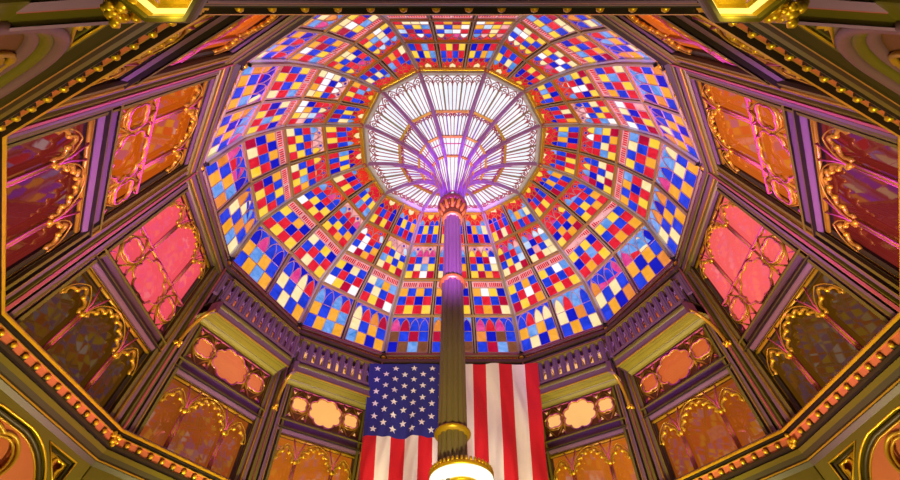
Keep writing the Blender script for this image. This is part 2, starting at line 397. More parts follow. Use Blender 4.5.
def window(i, op, upper):
    L = flen(i, (op[2] + op[3]) / 2); H = op[3] - op[2]
    mb = MB(); frame(mb, i, op)
    lab = '%s tracery window with %s lights in the wall facet, dome bay %s' % ('upper' if upper else 'lower', 'gilded cusped', FLOC[i])
    root = struct(mb.build(win_name()), lab, 'window')
    fn = to_facet(i, op, -.075)
    W, ls = lights3(op, L)
    rgb, st = (UGLASS if upper else LGLASS)[i]
    g = MB(); gm = wglass(('upper_%d' if upper else 'lower_%d') % i, rgb, st, upper)
    N = 6
    g.grid([[facet(i, op[0] + (op[1] - op[0]) * q / N, op[2] + H * p / N, -.13) for q in range(N + 1)] for p in range(N + 1)], gm)
    g.build('glass', root)
    ybase = 0.
    if upper:
        hz = .93       # transom height above the sill
        t = MB(); t.tube([fn(0, hz, .0), fn(W, hz, .0)], .035, GOLDP); t.bar(fn(0, hz, .02), fn(W, hz, .02), .025, .03, fn(0, 0, 1) - fn(0, 0, 0), MAG_LIT); t.build('transom', root)
        # pierced tracery panel: quatrefoil, big lobed centre, quatrefoil
        a, b = ls[0][1] + .05, ls[1][1] + .05
        qc = ((.0 + a) / 2 + .02, hz * .52); q2 = (W - qc[0], hz * .52)
        r = min(a * .42, hz * .36)
        holes = [foil(qc[0], qc[1], r, 4, PI / 4, .58), foil(q2[0], q2[1], r, 4, PI / 4, .58)]
        holes.append(foil((a + b) / 2, hz * .5, (b - a) * .50, 8, PI / 8, .36, 9, 1., hz * .47 / ((b - a) * .50)))
        for cxq in (qc[0], q2[0]):      # small corner openings round the quatrefoils
            for sx_ in (-1, 1):
                for sy_ in (-1, 1):
                    x = cxq + sx_ * a * .34; y = hz * .52 + sy_ * hz * .37
                    holes.append([(x, y + .07), (x - .055, y - .03), (x + .055, y - .03)] if sy_ < 0 else [(x, y - .07), (x + .055, y + .03), (x - .055, y + .03)])
        mbp = MB(); R3 = mbp.tube
        if i in (0, 1, 9, 10, 11):      # dense gilded screen under the balconies
            plate(mbp, plate2d([(0, 0), (W, 0), (W, hz), (0, hz)], holes, .05, .018), fn, OLDG)
        for q, h in enumerate(holes[:3]):
            R3([fn(x, y, .03) for x, y in h], .026, GOLDP, 6, True); R3([fn(x, y, .06) for x, y in h], .012, MAG_LIT, 5, True)
        for cxq in (qc[0], q2[0]):
            R3([fn(cxq + r * 1.16 * math.cos(2 * PI * q / 20), qc[1] + r * 1.16 * math.sin(2 * PI * q / 20), .02) for q in range(20)], .02, GOLDP, 6, True)
            for sx_ in (-1, 1):
                for sy_ in (-1, 1):
                    R3([fn(cxq + sx_ * a * .48, hz * .5 + sy_ * hz * .10, .03), fn(cxq + sx_ * .02, hz * .5 + sy_ * hz * .48, .03)], .02, GOLDP, 6)
                    R3([fn(cxq + sx_ * a * .48, hz * .5 + sy_ * hz * .44, .04), fn(cxq + sx_ * r * .8, hz * .5 + sy_ * hz * .36, .05)], .014, MAG_LIT, 5)
        for xm in (a, b): R3([fn(xm, 0, .02), fn(xm, hz, .02)], .026, GOLDP, 6)
        mbp.build('tracery', root); ybase = hz
    # arch heads
    top = H
    spring = top - (.50 if upper else .55)
    out = [(0, top), (0, spring)]
    heads = []
    for q, (x0, x1) in enumerate(ls):
        rise = (.36 if q != 1 else .46)
        h = cusped(x0, x1, spring - (.05 if q != 1 else .0), rise, 3 if q != 1 else 7); heads.append(h)
        out += [(x0, spring - .06)] + h + [(x1, spring - .06)]
    out += [(W, spring), (W, top)]
    holes = []
    for xm in (ls[0][1] + .05, ls[1][1] + .05):
        holes.append([(xm - .05, top - .06), (xm, top - .26), (xm + .05, top - .06)])
    t = MB()
    t.tube([fn(.0, top - .03, .02), fn(W, top - .03, .02)], .03, GOLDP, 6)
    for q, h in enumerate(heads):
        x0, x1 = ls[q]; rise = (.36 if q != 1 else .46) + .05
        t.tube([fn(x, y, .02) for x, y in h], .03, GOLDP, 6)
        t.tube([fn(x, y, .055) for x, y in arch_pts(x0 - .03, x1 + .03, spring - (.05 if q != 1 else 0), rise, 8)], .011, GOLDP, 5)
        for x, y in h[7:-6:7]: t.ball(fn(x, y, .03), .04, GOLD, 6)
    for q, xm in enumerate((ls[0][1] + .05, ls[1][1] + .05)):
        for sx_ in (-1, 1): t.tube([fn(xm, spring - .05, .04), fn(xm + sx_ * .03, spring + .2, .05), fn(xm + sx_ * .14, top - .05, .045)], .014, MAG_LIT, 5)
        t.ball(fn(xm, spring - .03, .04), .045, GOLD, 6)
    t.build('arch_tracery', root)
    for xm in (ls[0][1] + .05, ls[1][1] + .05):
        t = MB(); y0 = ybase; y1 = spring
        t.tube([fn(xm, y0, .0), fn(xm, y1, .0)], .034, GOLDP, 8); t.tube([fn(xm - .03, y0, .025), fn(xm - .03, y1, .025)], .013, MAG_LIT, 6); t.tube([fn(xm + .03, y0, .025), fn(xm + .03, y1, .025)], .013, MAG_LIT, 6)
        t.build('mullion', root)
for i in range(12):
    if i == 5: continue
    window(i, LW, False); window(i, UW, True)

# ------------------------------------------------------------------ spandrel zone below the frieze
for i in range(12):
    if i == 5: continue
    L = flen(i, 5.); z0 = 3.2; mb = MB()
    def fn(x, y, d, i=i, L=L): return facet(i, x / L, z0 + y, d)
    H = 5.12 - z0; mbk = MB()
    arch = [(L * .09, 0.)] + arch_pts(L * .09, L * .91, .75, 1.03, 14) + [(L * .91, 0.)]
    def tri(s_):
        pts = [(L * .09, H - .13), (L * .09, H - .56), (L * .15, H - .44), (L * .30, H - .13)]
        return pts if s_ < 0 else [(L - x, y) for x, y in pts][::-1]
    if i in (1, 9, 0, 10, 11):       # flat panelled bay
        holes = [[(L * .14, .2), (L * .86, .2), (L * .86, H - .16), (L * .14, H - .16)]]
    else: holes = [arch, tri(-1), tri(1)]
    plate(mb, plate2d([(0, -.02), (L, -.02), (L, H), (0, H)], holes, .10, .02), lambda x, y, d: fn(x, y, d - .05), OLIVE)
    wl = struct(mb.build(trim_name()), 'olive spandrel panel below the frieze, wall facet under dome bay %s' % FLOC[i], 'spandrel')
    mb = MB()
    for h in holes:
        for s_, n_, m_, rr in (((0, -.0, MAUVE, .05), (.07, -.04, OLIVE, .05), (.14, -.08, MAUVE, .05)) if i in (4, 6) and len(h) > 8 else ((0, -.0, GOLD, .014), (.05, -.05, OLIVE_D, .03), (.09, -.08, GOLDP, .014))):
            cxm = sum(p[0] for p in h) / len(h); cym = sum(p[1] for p in h) / len(h)
            def sh(p):
                dx, dy = cxm - p[0], cym - p[1]; l = math.hypot(dx, dy) or 1; return (p[0] + dx / l * s_, p[1] + dy / l * s_)
            mb.tube([fn(*sh(p), n_) for p in h], rr, m_, 6, True)
    mb.build('moulding', wl)
    mb = MB(); mb.face([fn(0, 0, -.16), fn(L, 0, -.16), fn(L, H, -.16), fn(0, H, -.16)], (BROWN if i in (4, 6) else CORAL) if len(holes) == 3 else MAUVE); mb.build('backing', wl)
    mb = MB()
    if len(holes) == 3:
        fo = foil(L * .5, 1.22, .46, 4, PI / 4, .58, 12)
        plate(mb, plate2d([(x, y) for x, y in arch], [fo, foil(L * .26, .62, .2, 4, 0, .58), foil(L * .74, .62, .2, 4, 0, .58)], .05, .015), lambda x, y, d: fn(x, y, d - .11), OLDG if i in (4, 6) else CORAL)
        mb.tube([fn(x, y, -.07) for x, y in fo], .026, GOLDP, 6, True); mb.tube([fn(x, y, -.08) for x, y in foil(L * .5, 1.22, .40, 4, PI / 4, .58, 12)], .018, GOLDP, 6, True)
        for s_ in (-1, 1):
            t3 = tri(s_); cxq = L * .5 + s_ * L * .345; cyq = H - .27; f3 = foil(cxq, cyq, .10, 3, -PI / 2, .55)
            plate(mb, plate2d(t3, [f3], .04, .01), lambda x, y, d: fn(x, y, d - .11), GOLDP); mb.tube([fn(x, y, -.08) for x, y in f3], .018, GOLD, 6, True)
            if i in (4, 6):
                for q in range(9): mb.tube([fn(cxq + .05 * math.cos(.7 * q), cyq + .05 * math.sin(.7 * q), -.05), fn(cxq + .10 * math.cos(.7 * q + .5), cyq + .10 * math.sin(.7 * q + .5), -.02), fn(cxq + .15 * math.cos(.7 * q), cyq + .12 * math.sin(.7 * q), -.06)], .022, GOLD, 5)
    else:
        for d_ in (.14, .22):
            mb.tube([fn(L * .14 + d_, .2 + d_, -.1), fn(L * .86 - d_, .2 + d_, -.1), fn(L * .86 - d_, H - .16 - d_, -.1), fn(L * .14 + d_, H - .16 - d_, -.1)], .025, GOLDP if d_ > .2 else OLIVE, 6, True)
    mb.build('tracery', wl)
# lower walls down to the floor
for i in range(12):
    if i == 5: continue
    mb = MB(); rect(mb, i, 0, 1, 0, 3.2, -.16, OLIVE_D)
    struct(mb.build('wall_' + WALLN[i] + '_base'), 'plain lower wall under dome bay %s' % FLOC[i], 'wall')
# south bay is an open archway over the viewer: only its head beams
def beam(label, P, Q):
    """P, Q: ends of the beam's lower inner edge"""
    mb = MB(); P = Vector(P); Q = Vector(Q); prev = None
    for dy, dz, m_ in ((.0, .22, None), (.0, .03, MAUVE), (.0, .0, LAV), (-.015, .0, LAV), (-.02, .02, BROWN), (-.075, .02, OLIVE), (-.08, .0, ROSE), (-.12, .0, LAV), (-.125, .02, BROWN), (-.20, .02, OLIVE), (-.205, -.01, LAV), (-.26, -.01, LAV), (-.27, .22, MAUVE), (.0, .22, MAUVE)):
        row = [P + Vector((0, dy, dz)), Q + Vector((0, dy, dz))]
        if prev: mb.grid([prev, row], m_)
        prev = row
    struct(mb.build(trim_name()), label, 'beam')
beam('mauve arch beam above the viewer along the top edge', (-1.56, -5.07, 4.62), (1.56, -5.07, 4.62))
beam('mauve arch beam at the top left corner of the photo', (-2.8, -4.945, 4.02), (-1.5, -5.02, 4.02))
beam('mauve arch beam at the top right corner of the photo', (1.5, -5.02, 4.02), (2.8, -4.945, 4.02))

# ------------------------------------------------------------------ dome: ribs
for k in range(12):
    mb = MB(); pts = [rowpt(k, r) for r in range(5)]
    # smooth path through the row points
    path = []
    for j in range(4):
        p0 = pts[max(0, j - 1)]; p1 = pts[j]; p2 = pts[j + 1]; p3 = pts[min(4, j + 2)]
        for q in range(5):
            t = q / 5; path.append(p1.lerp(p2, t) * .75 + .25 * (0.5 * ((2 * p1) + (p2 - p0) * t + (2 * p0 - 5 * p1 + 4 * p2 - p3) * t * t + (-p0 + 3 * p1 - 3 * p2 + p3) * t ** 3)))
    path.append(pts[4])
    rad = Vector((pts[0].x, pts[0].y, 0)).normalized(); sd = Vector((-rad.y, rad.x, 0))
    sec = [(-.075, .05, GREYR), (-.075, -.09, GREYR), (-.04, -.12, GREYR), (-.03, -.17, OLGREY), (.03, -.17, OLGREY), (.04, -.12, OLGREY), (.075, -.09, GREYR), (.075, .05, GREYR)]
    rows = []
    for j, p in enumerate(path):
        t = (path[min(j + 1, len(path) - 1)] - path[max(j - 1, 0)]).normalized(); nn = sd.cross(t).normalized()
        if nn.dot(rad) < 0: nn = -nn
        f = 1.15 - .35 * j / len(path)
        rows.append([p + sd * (s_ * f) + nn * (d_ * f) for s_, d_, _ in sec])
    for q in range(len(sec) - 1): mb.grid([[r[q] for r in rows], [r[q + 1] for r in rows]], sec[q + 1][2])
    tag(mb.build('dome_rib'), 'grey iron dome rib, %s' % vloc(k), 'rib', 'iron ribs of the dome')

# ------------------------------------------------------------------ dome: stained glass segments
def checker(sets, r, c): return sets[(r + c) % 2]
rnd = random.Random(3)
def pick(seq): return G[rnd.choice(seq)]
BL = ('blue', 'blue', 'deep', 'sky', 'blue'); AM = ('amber', 'amber', 'cream', 'orange', 'amber'); YE = ('yellow', 'yellow', 'amber', 'yellow', 'cream')
RE = ('red', 'red', 'crimson', 'red'); BR = ('brown', 'brown', 'orange', 'crimson'); WH = ('white', 'white', 'pale', 'cream', 'pink')
def panel(i, r, c, parent):
    n = NCOL[i]; u0 = c / n; u1 = (c + 1) / n
    a0, a1 = rowpt(i, r), rowpt(i + 1, r); b0, b1 = rowpt(i, r + 1), rowpt(i + 1, r + 1)
    P = [a0.lerp(a1, u0), a0.lerp(a1, u1), b0.lerp(b1, u0), b0.lerp(b1, u1)]
    nn = (P[1] - P[0]).cross(P[2] - P[0]).normalized(); ctr = (P[0] + P[1] + P[2] + P[3]) / 4
    if nn.dot(Vector((0, 0, 9)) - ctr) < 0: nn = -nn
    wid = ((P[1] - P[0]).length + (P[3] - P[2]).length) / 2; hei = ((P[2] - P[0]).length + (P[3] - P[1]).length) / 2
    iu = .075 / wid; iv = .065 / hei
    def M(x, y, d=0.):
        x = iu + x * (1 - 2 * iu); y = iv + y * (1 - 2 * iv)
        return P[0].lerp(P[1], x).lerp(P[2].lerp(P[3], x), y) + nn * d
    gm = MB(); tr = MB(); NC = 4
    cw = .013
    def pane(x0, x1, y0, y1, m_, d=0.): gm.face([M(x0, y0, d), M(x1, y0, d), M(x1, y1, d), M(x0, y1, d)], m_)
    def head(x0, x1, y0, y1, m_, d=.004):
        ap = arch_pts(x0, x1, 0, 1., 4) if False else None
        pts = []; xm = (x0 + x1) / 2; hw = (x1 - x0) / 2
        for j in range(6):
            t = j / 5; pts.append((x0 + hw * (1 - math.cos(t * PI / 2 * .82)) / (1 - math.cos(PI / 2 * .82)), y0 + (y1 - y0) * math.sin(t * PI / 2 * .82) / math.sin(PI / 2 * .82)))
        full = pts + [(x0 + x1 - x, y) for x, y in pts[::-1][1:]]
        gm.face([M(x, y, d) for x, y in [(x1, y0)] + [(x0, y0)] + full[1:-1]], m_)
        return full
    def came(pts, m_=LAVT, wd=cw, dp=.022):
        for p, q in zip(pts, pts[1:]): tr.bar(M(*p), M(*q), wd, dp, nn, m_)
    sun_glow = (i in (0, 10) and r in (1, 2)) or (i in (5,) and r == 2) or (i in (4, 6, 3, 7) and r in (1, 2))  # sun glow put into the pane colours: more white panes in these bays
    pw = {True: .24, False: .03}[sun_glow] * (1.0 if r == 2 else .6)
    def maybe(m_): return pick(WH) if rnd.random() < pw else m_
    if r == 0:
        ys = (0, .29, .58); B2 = BR if i in (11,) else AM
        pane(0, 1, .58, 1, pick(('blue', 'sky', 'deep')))
        for x in range(NC):
            for y in range(2):
                pane(x / NC, (x + 1) / NC, ys[y], ys[y + 1], pick(BL) if (x + y) % 2 else pick(B2))
            f = head(x / NC, (x + 1) / NC, .58, .94, pick(('red', 'magenta', 'crimson', 'deep', 'orange', 'cream', 'blue', 'red') if (x % 2 == 0) else ('blue', 'sky', 'deep', 'orange', 'cream', 'magenta')))
            came(f, LAVT, .02)
        for x in (0, 2):       # large arch over each pair
            came([(x / NC + .0, .62), (x / NC + .03, .82), (x / NC + .12, .955), (x / NC + .25, .99), (x / NC + .38, .955), (x / NC + .47, .82), (x / NC + .5, .62)], LAVT, .02, .026)
        for y in ys[1:]: came([(0, y), (1, y)])
        for x in range(1, NC): came([(x / NC, 0), (x / NC, .62)])
    elif r == 1:
        ys = (0, .27, .54, .80); pat = ((YE, RE), (RE, BL), (BL, YE))
        for y in range(3):
            for x in range(NC): pane(x / NC, (x + 1) / NC, ys[y], ys[y + 1], maybe(pick(pat[y][(x + c * (NC % 2)) % 2])))
        pane(0, 1, .80, 1, G['pink'])
        for h in range(2):
            for q in range(7):
                x0 = .03 + h * .5 + q * .062
                pane(x0, x0 + .042, .835, .965, pick(('red', 'red', 'crimson')), .004); 
        came([(0, .80), (1, .80)], LAVT, .03)
        for y in ys[1:3]: came([(0, y), (1, y)])
        for x in range(1, NC): came([(x / NC, 0), (x / NC, .80 if x != 2 else 1)])
    elif r == 2:
        ys = (0, .22, .44, .66); pat = ((RE, YE), (YE, BL), (BL, RE))
        pane(0, 1, .60, 1, pick(('red', 'pink', 'scarlet')))
        for y in range(3):
            for x in range(NC): pane(x / NC, (x + 1) / NC, ys[y], ys[y + 1], maybe(pick(pat[y][x % 2])), .002)
        for x in range(NC):
            f = head(x / NC, (x + 1) / NC, .66, .88, maybe(pick(('red', 'blue', 'yellow', 'sky', 'red', 'magenta')))); came(f, LAVT, .02)
        for h in (.25, .75):
            o_ = [(h + .055 * math.cos(2 * PI * q / 8), .90 + .055 * math.sin(2 * PI * q / 8) * wid / hei) for q in range(9)]
            gm.face([M(x, y, .006) for x, y in o_[:-1]], pick(('deep', 'blue'))); came(o_, LAVT, .02)
            came([(h - .25, .72), (h - .2, .86), (h - .1, .96), (h, 1.), (h + .1, .96), (h + .2, .86), (h + .25, .72)], LAVT, .02)
        for y in ys[1:]: came([(0, y), (1, y)])
        for x in range(1, NC): came([(x / NC, 0), (x / NC, .70)])
    else:
        ys = (0, .29, .57); pat = ((BL, RE), (YE, BL)); red = pick(('scarlet', 'red', 'red'))
        if c % 2: pat = ((RE, YE), (BL, RE))
        pane(0, 1, .57, 1, red)
        for y in range(2):
            for x in range(NC): pane(x / NC, (x + 1) / NC, ys[y], ys[y + 1], pick(pat[y][x % 2]), .002)
        for x in range(NC):
            f = head(x / NC, (x + 1) / NC, .57, .75, pick(('deep', 'blue', 'sky') if x in (0, 3) else ('red', 'crimson', 'blue', 'crimson'))); came(f, BRASS, .02)
        sh = [(.5, .75), (.35, .83), (.33, .95), (.5, .92), (.67, .95), (.65, .83)]
        gm.face([M(x, y, .006) for x, y in sh], pick(('cream', 'yellow'))); came(sh + sh[:1], BRASS, .018)
        came([(0, .66), (.12, .82), (.3, .93), (.5, .99), (.7, .93), (.88, .82), (1, .66)], BRASS, .022)
        for xx in (.13, .87):
            o_ = [(xx + .07 * math.cos(2 * PI * q / 8), .91 + .07 * math.sin(2 * PI * q / 8) * wid / hei) for q in range(9)]; gm.face([M(x, y, .006) for x, y in o_[:-1]], pick(('crimson', 'orange'))); came(o_, BRASS, .016)
        for y in ys[1:]: came([(0, y), (1, y)])
        for x in range(1, NC): came([(x / NC, 0), (x / NC, .62)])
    came([(0, 0), (1, 0), (1, 1), (0, 1), (0, 0)], LAVT if r < 2 else BRASS, .025, .03)
    g = gm.build('stained_glass_panel', parent)
    tr.build('lead_tracery', g)
for i in range(12):
    ctr = (dv(i) + dv(i + 1)) / 2
    seg = thing('dome_segment', 'checkered stained glass dome segment, %s' % FLOC[i], 'stained glass', ctr, 'stained glass dome segments')
    for r in range(4):
        for c in range(NCOL[i]): panel(i, r, c, seg)
    inw = (Vector((0, 0, 10)) - (rowpt(i, 2) + rowpt(i + 1, 2)) / 2).normalized()
    for r in range(1, 4):
        mb = MB(); m_ = BRASS
        mb.bar(rowpt(i, r), rowpt(i + 1, r), .085, .09, inw, m_, -.02); mb.bar(rowpt(i, r), rowpt(i + 1, r), .035, .03, inw, OLGREY, .07); mb.build('rail', seg)
    for c in range(1, NCOL[i]):
        mb = MB(); u = c / NCOL[i]
        for r in range(4):
            p = rowpt(i, r).lerp(rowpt(i + 1, r), u); q = rowpt(i, r + 1).lerp(rowpt(i + 1, r + 1), u)
            mb.bar(p, q, .055, .075, inw, OLGREY, -.01)
        mb.build('mullion', seg)

# oculus ring and rosettes
for i in range(12):
    mb = MB(); a, b = ov(i), ov(i + 1)
    def orr(k, f, z): p = ov(k); return Vector((p.x * f, p.y * f, z))
    prof = [(1.045, 15.98, None), (1.035, 15.88, BRASS), (1.02, 15.86, BRASS), (1.01, 15.90, GOLD), (1.0, 15.90, GOLD), (.985, 15.87, OLGREY), (.975, 15.88, OLGREY), (.965, 15.93, PALE), (.94, 15.95, PALE), (.93, 16.0, ROSE), (.93, 16.05, ROSE)]
    prev = None
    for f, z, m_ in prof:
        row = [orr(i, f, z), orr(i + 1, f, z)]
        if prev: mb.grid([prev, row], m_)
        prev = row
    struct(mb.build(trim_name()), 'gold and white ring beam round the skylight, edge of the dome bay %s' % FLOC[i], 'ring beam')
for k in range(12):
    p = ov(k); mb = MB(); c = Vector((p.x * 1.01, p.y * 1.01, 15.86))
    mb.ball(c, .05, GOLD, 8); n = 8
    for q in range(n):
        a = 2 * PI * q / n; mb.ball(c + Vector((.065 * math.cos(a), .065 * math.sin(a), .01)), .034, ROSE, 6)
    tag(mb.build('rosette'), 'rose rosette on the skylight ring, %s' % vloc(k), 'rosette', 'rosettes on the skylight ring')
    p = dcorner(k, 10.57, .10); mb = MB(); rad = Vector((p.x, p.y, 0)).normalized(); sd = Vector((-rad.y, rad.x, 0))
    mb.ball(p - rad * .03, .06, GOLD, 8)
    mb.tube([p - rad * .02 + (sd * math.cos(2 * PI * q / 12) + Vector((0, 0, 1)) * math.sin(2 * PI * q / 12)) * .10 for q in range(12)], .028, BROWN, 6, True)
    for q in range(6):
        a = 2 * PI * q / 6; mb.ball(p - rad * .02 + (sd * math.cos(a) + Vector((0, 0, 1)) * math.sin(a)) * .06, .03, GOLDP, 6)
    tag(mb.build('corner_boss'), 'round gilded boss under a rib, %s' % vloc(k), 'boss', 'bosses at the foot of the ribs')
    p = corner(k, 5.48, .10); mb = MB(); rad = Vector((p.x, p.y, 0)).normalized(); sd = Vector((-rad.y, rad.x, 0))
    rl = random.Random(k)
    for q in range(14):
        mb.ball(p - rad * .02 + sd * rl.uniform(-.07, .07) + Vector((0, 0, rl.uniform(-.09, .09))), rl.uniform(.025, .045), GOLD, 6)
    tag(mb.build('leaf_boss'), 'gilded leaf boss on coral frieze, %s' % vloc(k), 'boss', 'leaf bosses on the frieze corners')

# ------------------------------------------------------------------ skylight (fan vault) glass
FAN = [(.20, 11.6), (.23, 12.1), (.30, 12.7), (.46, 13.25), (.70, 13.8), (1.05, 14.35), (1.5, 14.9), (2.1, 15.42), (2.65, 15.75), (3.2, 16.0)]
def fan_z(r):
    for (r0, z0), (r1, z1) in zip(FAN, FAN[1:]):
        if r <= r1: return z0 + (z1 - z0) * (r - r0) / (r1 - r0)
    return 16.
def fanpt(k, r, dz=0.):
    p = ov(k); f = r / 3.2; return Vector((p.x * f, p.y * f, fan_z(r) + dz))
RR = [3.02, 1.82, 1.10, .64, .215]
for i in range(12):
    ctr = (ov(i) + ov(i + 1)) / 2
    seg = thing('skylight_segment', 'white skylight segment with rose tracery, %s' % FLOC[i], 'skylight', ctr, 'skylight segments of the fan vault')
    for r in range(4):
        n = NCOL[i] if r < 2 else 1
        for c in range(n):
            u0, u1 = c / n, (c + 1) / n
            A = fanpt(i, RR[r], .06).lerp(fanpt(i + 1, RR[r], .06), u0); B = fanpt(i, RR[r], .06).lerp(fanpt(i + 1, RR[r], .06), u1)
            Cc = fanpt(i, RR[r + 1], .06).lerp(fanpt(i + 1, RR[r + 1], .06), u0); Dd = fanpt(i, RR[r + 1], .06).lerp(fanpt(i + 1, RR[r + 1], .06), u1)
            nn = (B - A).cross(Cc - A).normalized()
            if nn.z > 0: nn = -nn
            wid = (B - A).length; hei = (Cc - A).length
            def M(x, y, d=0.): return A.lerp(B, x).lerp(Cc.lerp(Dd, x), y) + nn * d
            g = MB(); g.grid([[M(x / 3, y / 3) for x in range(4)] for y in range(4)], SKYW); go = g.build('glass_panel', seg)
            t = MB(); nl = 4 if r == 0 else (3 if r == 1 else (5 if r == 2 else 3)); m_ = ROSE; wd = .026 if r < 2 else .018
            def came(pts, wd_=None):
                for p, q in zip(pts, pts[1:]): t.bar(M(*p), M(*q), wd_ or wd, .03, nn, m_)
            y0 = .30 if r < 2 else 0.
            for x in range(1, nl): came([(x / nl, y0), (x / nl, 1)])
            if r < 2:
                for x in range(nl):      # lancet heads towards the ring
                    a_, b_ = x / nl, (x + 1) / nl; mdx = (a_ + b_) / 2
                    came([(a_, y0 + .02), (a_ + .03, y0 - .07), (mdx, y0 - .14), (b_ - .03, y0 - .07), (b_, y0 + .02)])
                hs = [(0, .5), (.5, 1)] if nl == 4 else [(0, .6), (.4, 1)]
                for a_, b_ in hs:
                    mdx = (a_ + b_) / 2; came([(a_, y0 - .08), (a_ + .05, y0 - .2), (mdx, .02), (b_ - .05, y0 - .2), (b_, y0 - .08)], .03)
                    rr = .07; came([(mdx + rr * math.cos(2 * PI * q / 8), y0 - .17 + rr * wid / hei * math.sin(2 * PI * q / 8)) for q in range(9)])
            if r == 2: came([(0, .42), (1, .42)], .022)
            came([(0, 0), (1, 0), (1, 1), (0, 1), (0, 0)], .03)
            t.build('tracery', go)
        if r < 3:
            mb = MB(); a, b = fanpt(i, RR[r + 1]), fanpt(i + 1, RR[r + 1]); d = (b - a) * .08
            mb.bar(a + d, b - d, .085 - .012 * r, .09, Vector((0, 0, -1)), GOLDP, -.04); mb.build('ring_bar', seg)
    for c in range(1, NCOL[i]):
        mb = MB(); u = c / NCOL[i]; mb.bar(fanpt(i, RR[0]).lerp(fanpt(i + 1, RR[0]), u), fanpt(i, RR[1]).lerp(fanpt(i + 1, RR[1]), u), .05, .06, Vector((0, 0, -1)), OLGREY, -.05)
        mb.bar(fanpt(i, RR[1]).lerp(fanpt(i + 1, RR[1]), u), fanpt(i, RR[2]).lerp(fanpt(i + 1, RR[2]), u), .04, .06, Vector((0, 0, -1)), LAV, -.05)
        mb.build('mullion', seg)

# ------------------------------------------------------------------ central column
colm = thing('central_column', 'slender fluted iron column in the middle, fanning into purple ribs under the skylight', 'column', (0, 0, 0))
def fluted(z0, z1, r0, r1, name):
    mb = MB(); seg = 12 * 8; rows = []
    for z, r in ((z0, r0), (z1, r1)):
        rows.append([(r * (.82 + .18 * abs(math.sin(6 * a)) ** .6) * math.cos(a), r * (.82 + .18 * abs(math.sin(6 * a)) ** .6) * math.sin(a), z) for a in [2 * PI * k / seg for k in range(seg)]])
    # ridges are rounded: flip profile so flutes read as grooves
    mb.grid(rows, COLP, True, True); return mb.build(name, colm)
fluted(0., 4.86, .196, .20, 'lower_shaft'); fluted(4.86, 8.1, .205, .218, 'middle_shaft'); fluted(8.1, 10.75, .205, .212, 'upper_shaft')
def ring(z, r, name='ring', k=1.):
    mb = MB(); mb.lathe([(r * .72, z - .10 * k), (r * .9, z - .095 * k), (r * .95, z - .06 * k), (r, z - .045 * k), (r * 1.02, z - .015 * k), (r, z + .015 * k), (r * .92, z + .03 * k), (r * .86, z + .06 * k), (r * .72, z + .08 * k)], GOLDP, 40); return mb.build(name, colm)
ring(4.84, .245, k=.55); ring(8.06, .262, k=.7); ring(10.62, .26, k=.7)
mb = MB(); mb.lathe([(.2, 10.66), (.235, 10.74), (.25, 10.82), (.225, 10.86), (.245, 10.95), (.29, 11.1), (.345, 11.22)], OLDG, 48)
for q in range(12):
    a = 2 * PI * q / 12; e = Vector((math.cos(a), math.sin(a), 0)); s_ = Vector((-e.y, e.x, 0))
    mb.tube([e * .245 + Vector((0, 0, 10.88)), e * .29 + Vector((0, 0, 11.02)), e * .345 + Vector((0, 0, 11.14)), e * .37 + Vector((0, 0, 11.19))], [.035, .05, .045, .02], GOLDP, 6)
    mb.tube([e * .27 + s_ * .05 + Vector((0, 0, 11.0)), e * .31 + s_ * .085 + Vector((0, 0, 11.1)), e * .34 + s_ * .09 + Vector((0, 0, 11.2))], [.02, .026, .012], OLDG, 5)
mb.build('capital', colm)
mb = MB(); mb.lathe([(.33, 11.2), (.375, 11.22), (.395, 11.28), (.395, 11.36), (.36, 11.40), (.35, 11.45), (.30, 11.52), (.2, 11.56)], BRONZE, 48); mb.build('abacus', colm)
for k in range(12):
    mb = MB(); pts = []
    rs = [.22, .225, .24, .27, .32, .4, .52, .68, .88, 1.12, 1.4, 1.75, 2.1, 2.5, 2.85, 3.06]
    z0s = [11.45, 11.7, 12.0, 12.3, 12.65]
    path = [fanpt(k, r) for r in rs]
    for j, z in enumerate(z0s): path[j].z = z
    wds = []
    rows = []
    rad = Vector((ov(k).x, ov(k).y, 0)).normalized(); sd = Vector((-rad.y, rad.x, 0))
    for j, p in enumerate(path):
        t = (path[min(j + 1, len(path) - 1)] - path[max(j - 1, 0)]).normalized(); nn = sd.cross(t).normalized()
        if nn.z > 0: nn = -nn
        f = .062 + .075 * min(1., max(0, (rs[j] - .22)) / 1.0)
        wd = f / 2
        rows.append([p + sd * a * wd + nn * b for a, b in ((-1, -.06), (-1, .02), (-.55, .06), (-.35, .11), (.35, .11), (.55, .06), (1, .02), (1, -.06))])
    mb.grid(rows, LAV)
    mb.build('rib', colm)

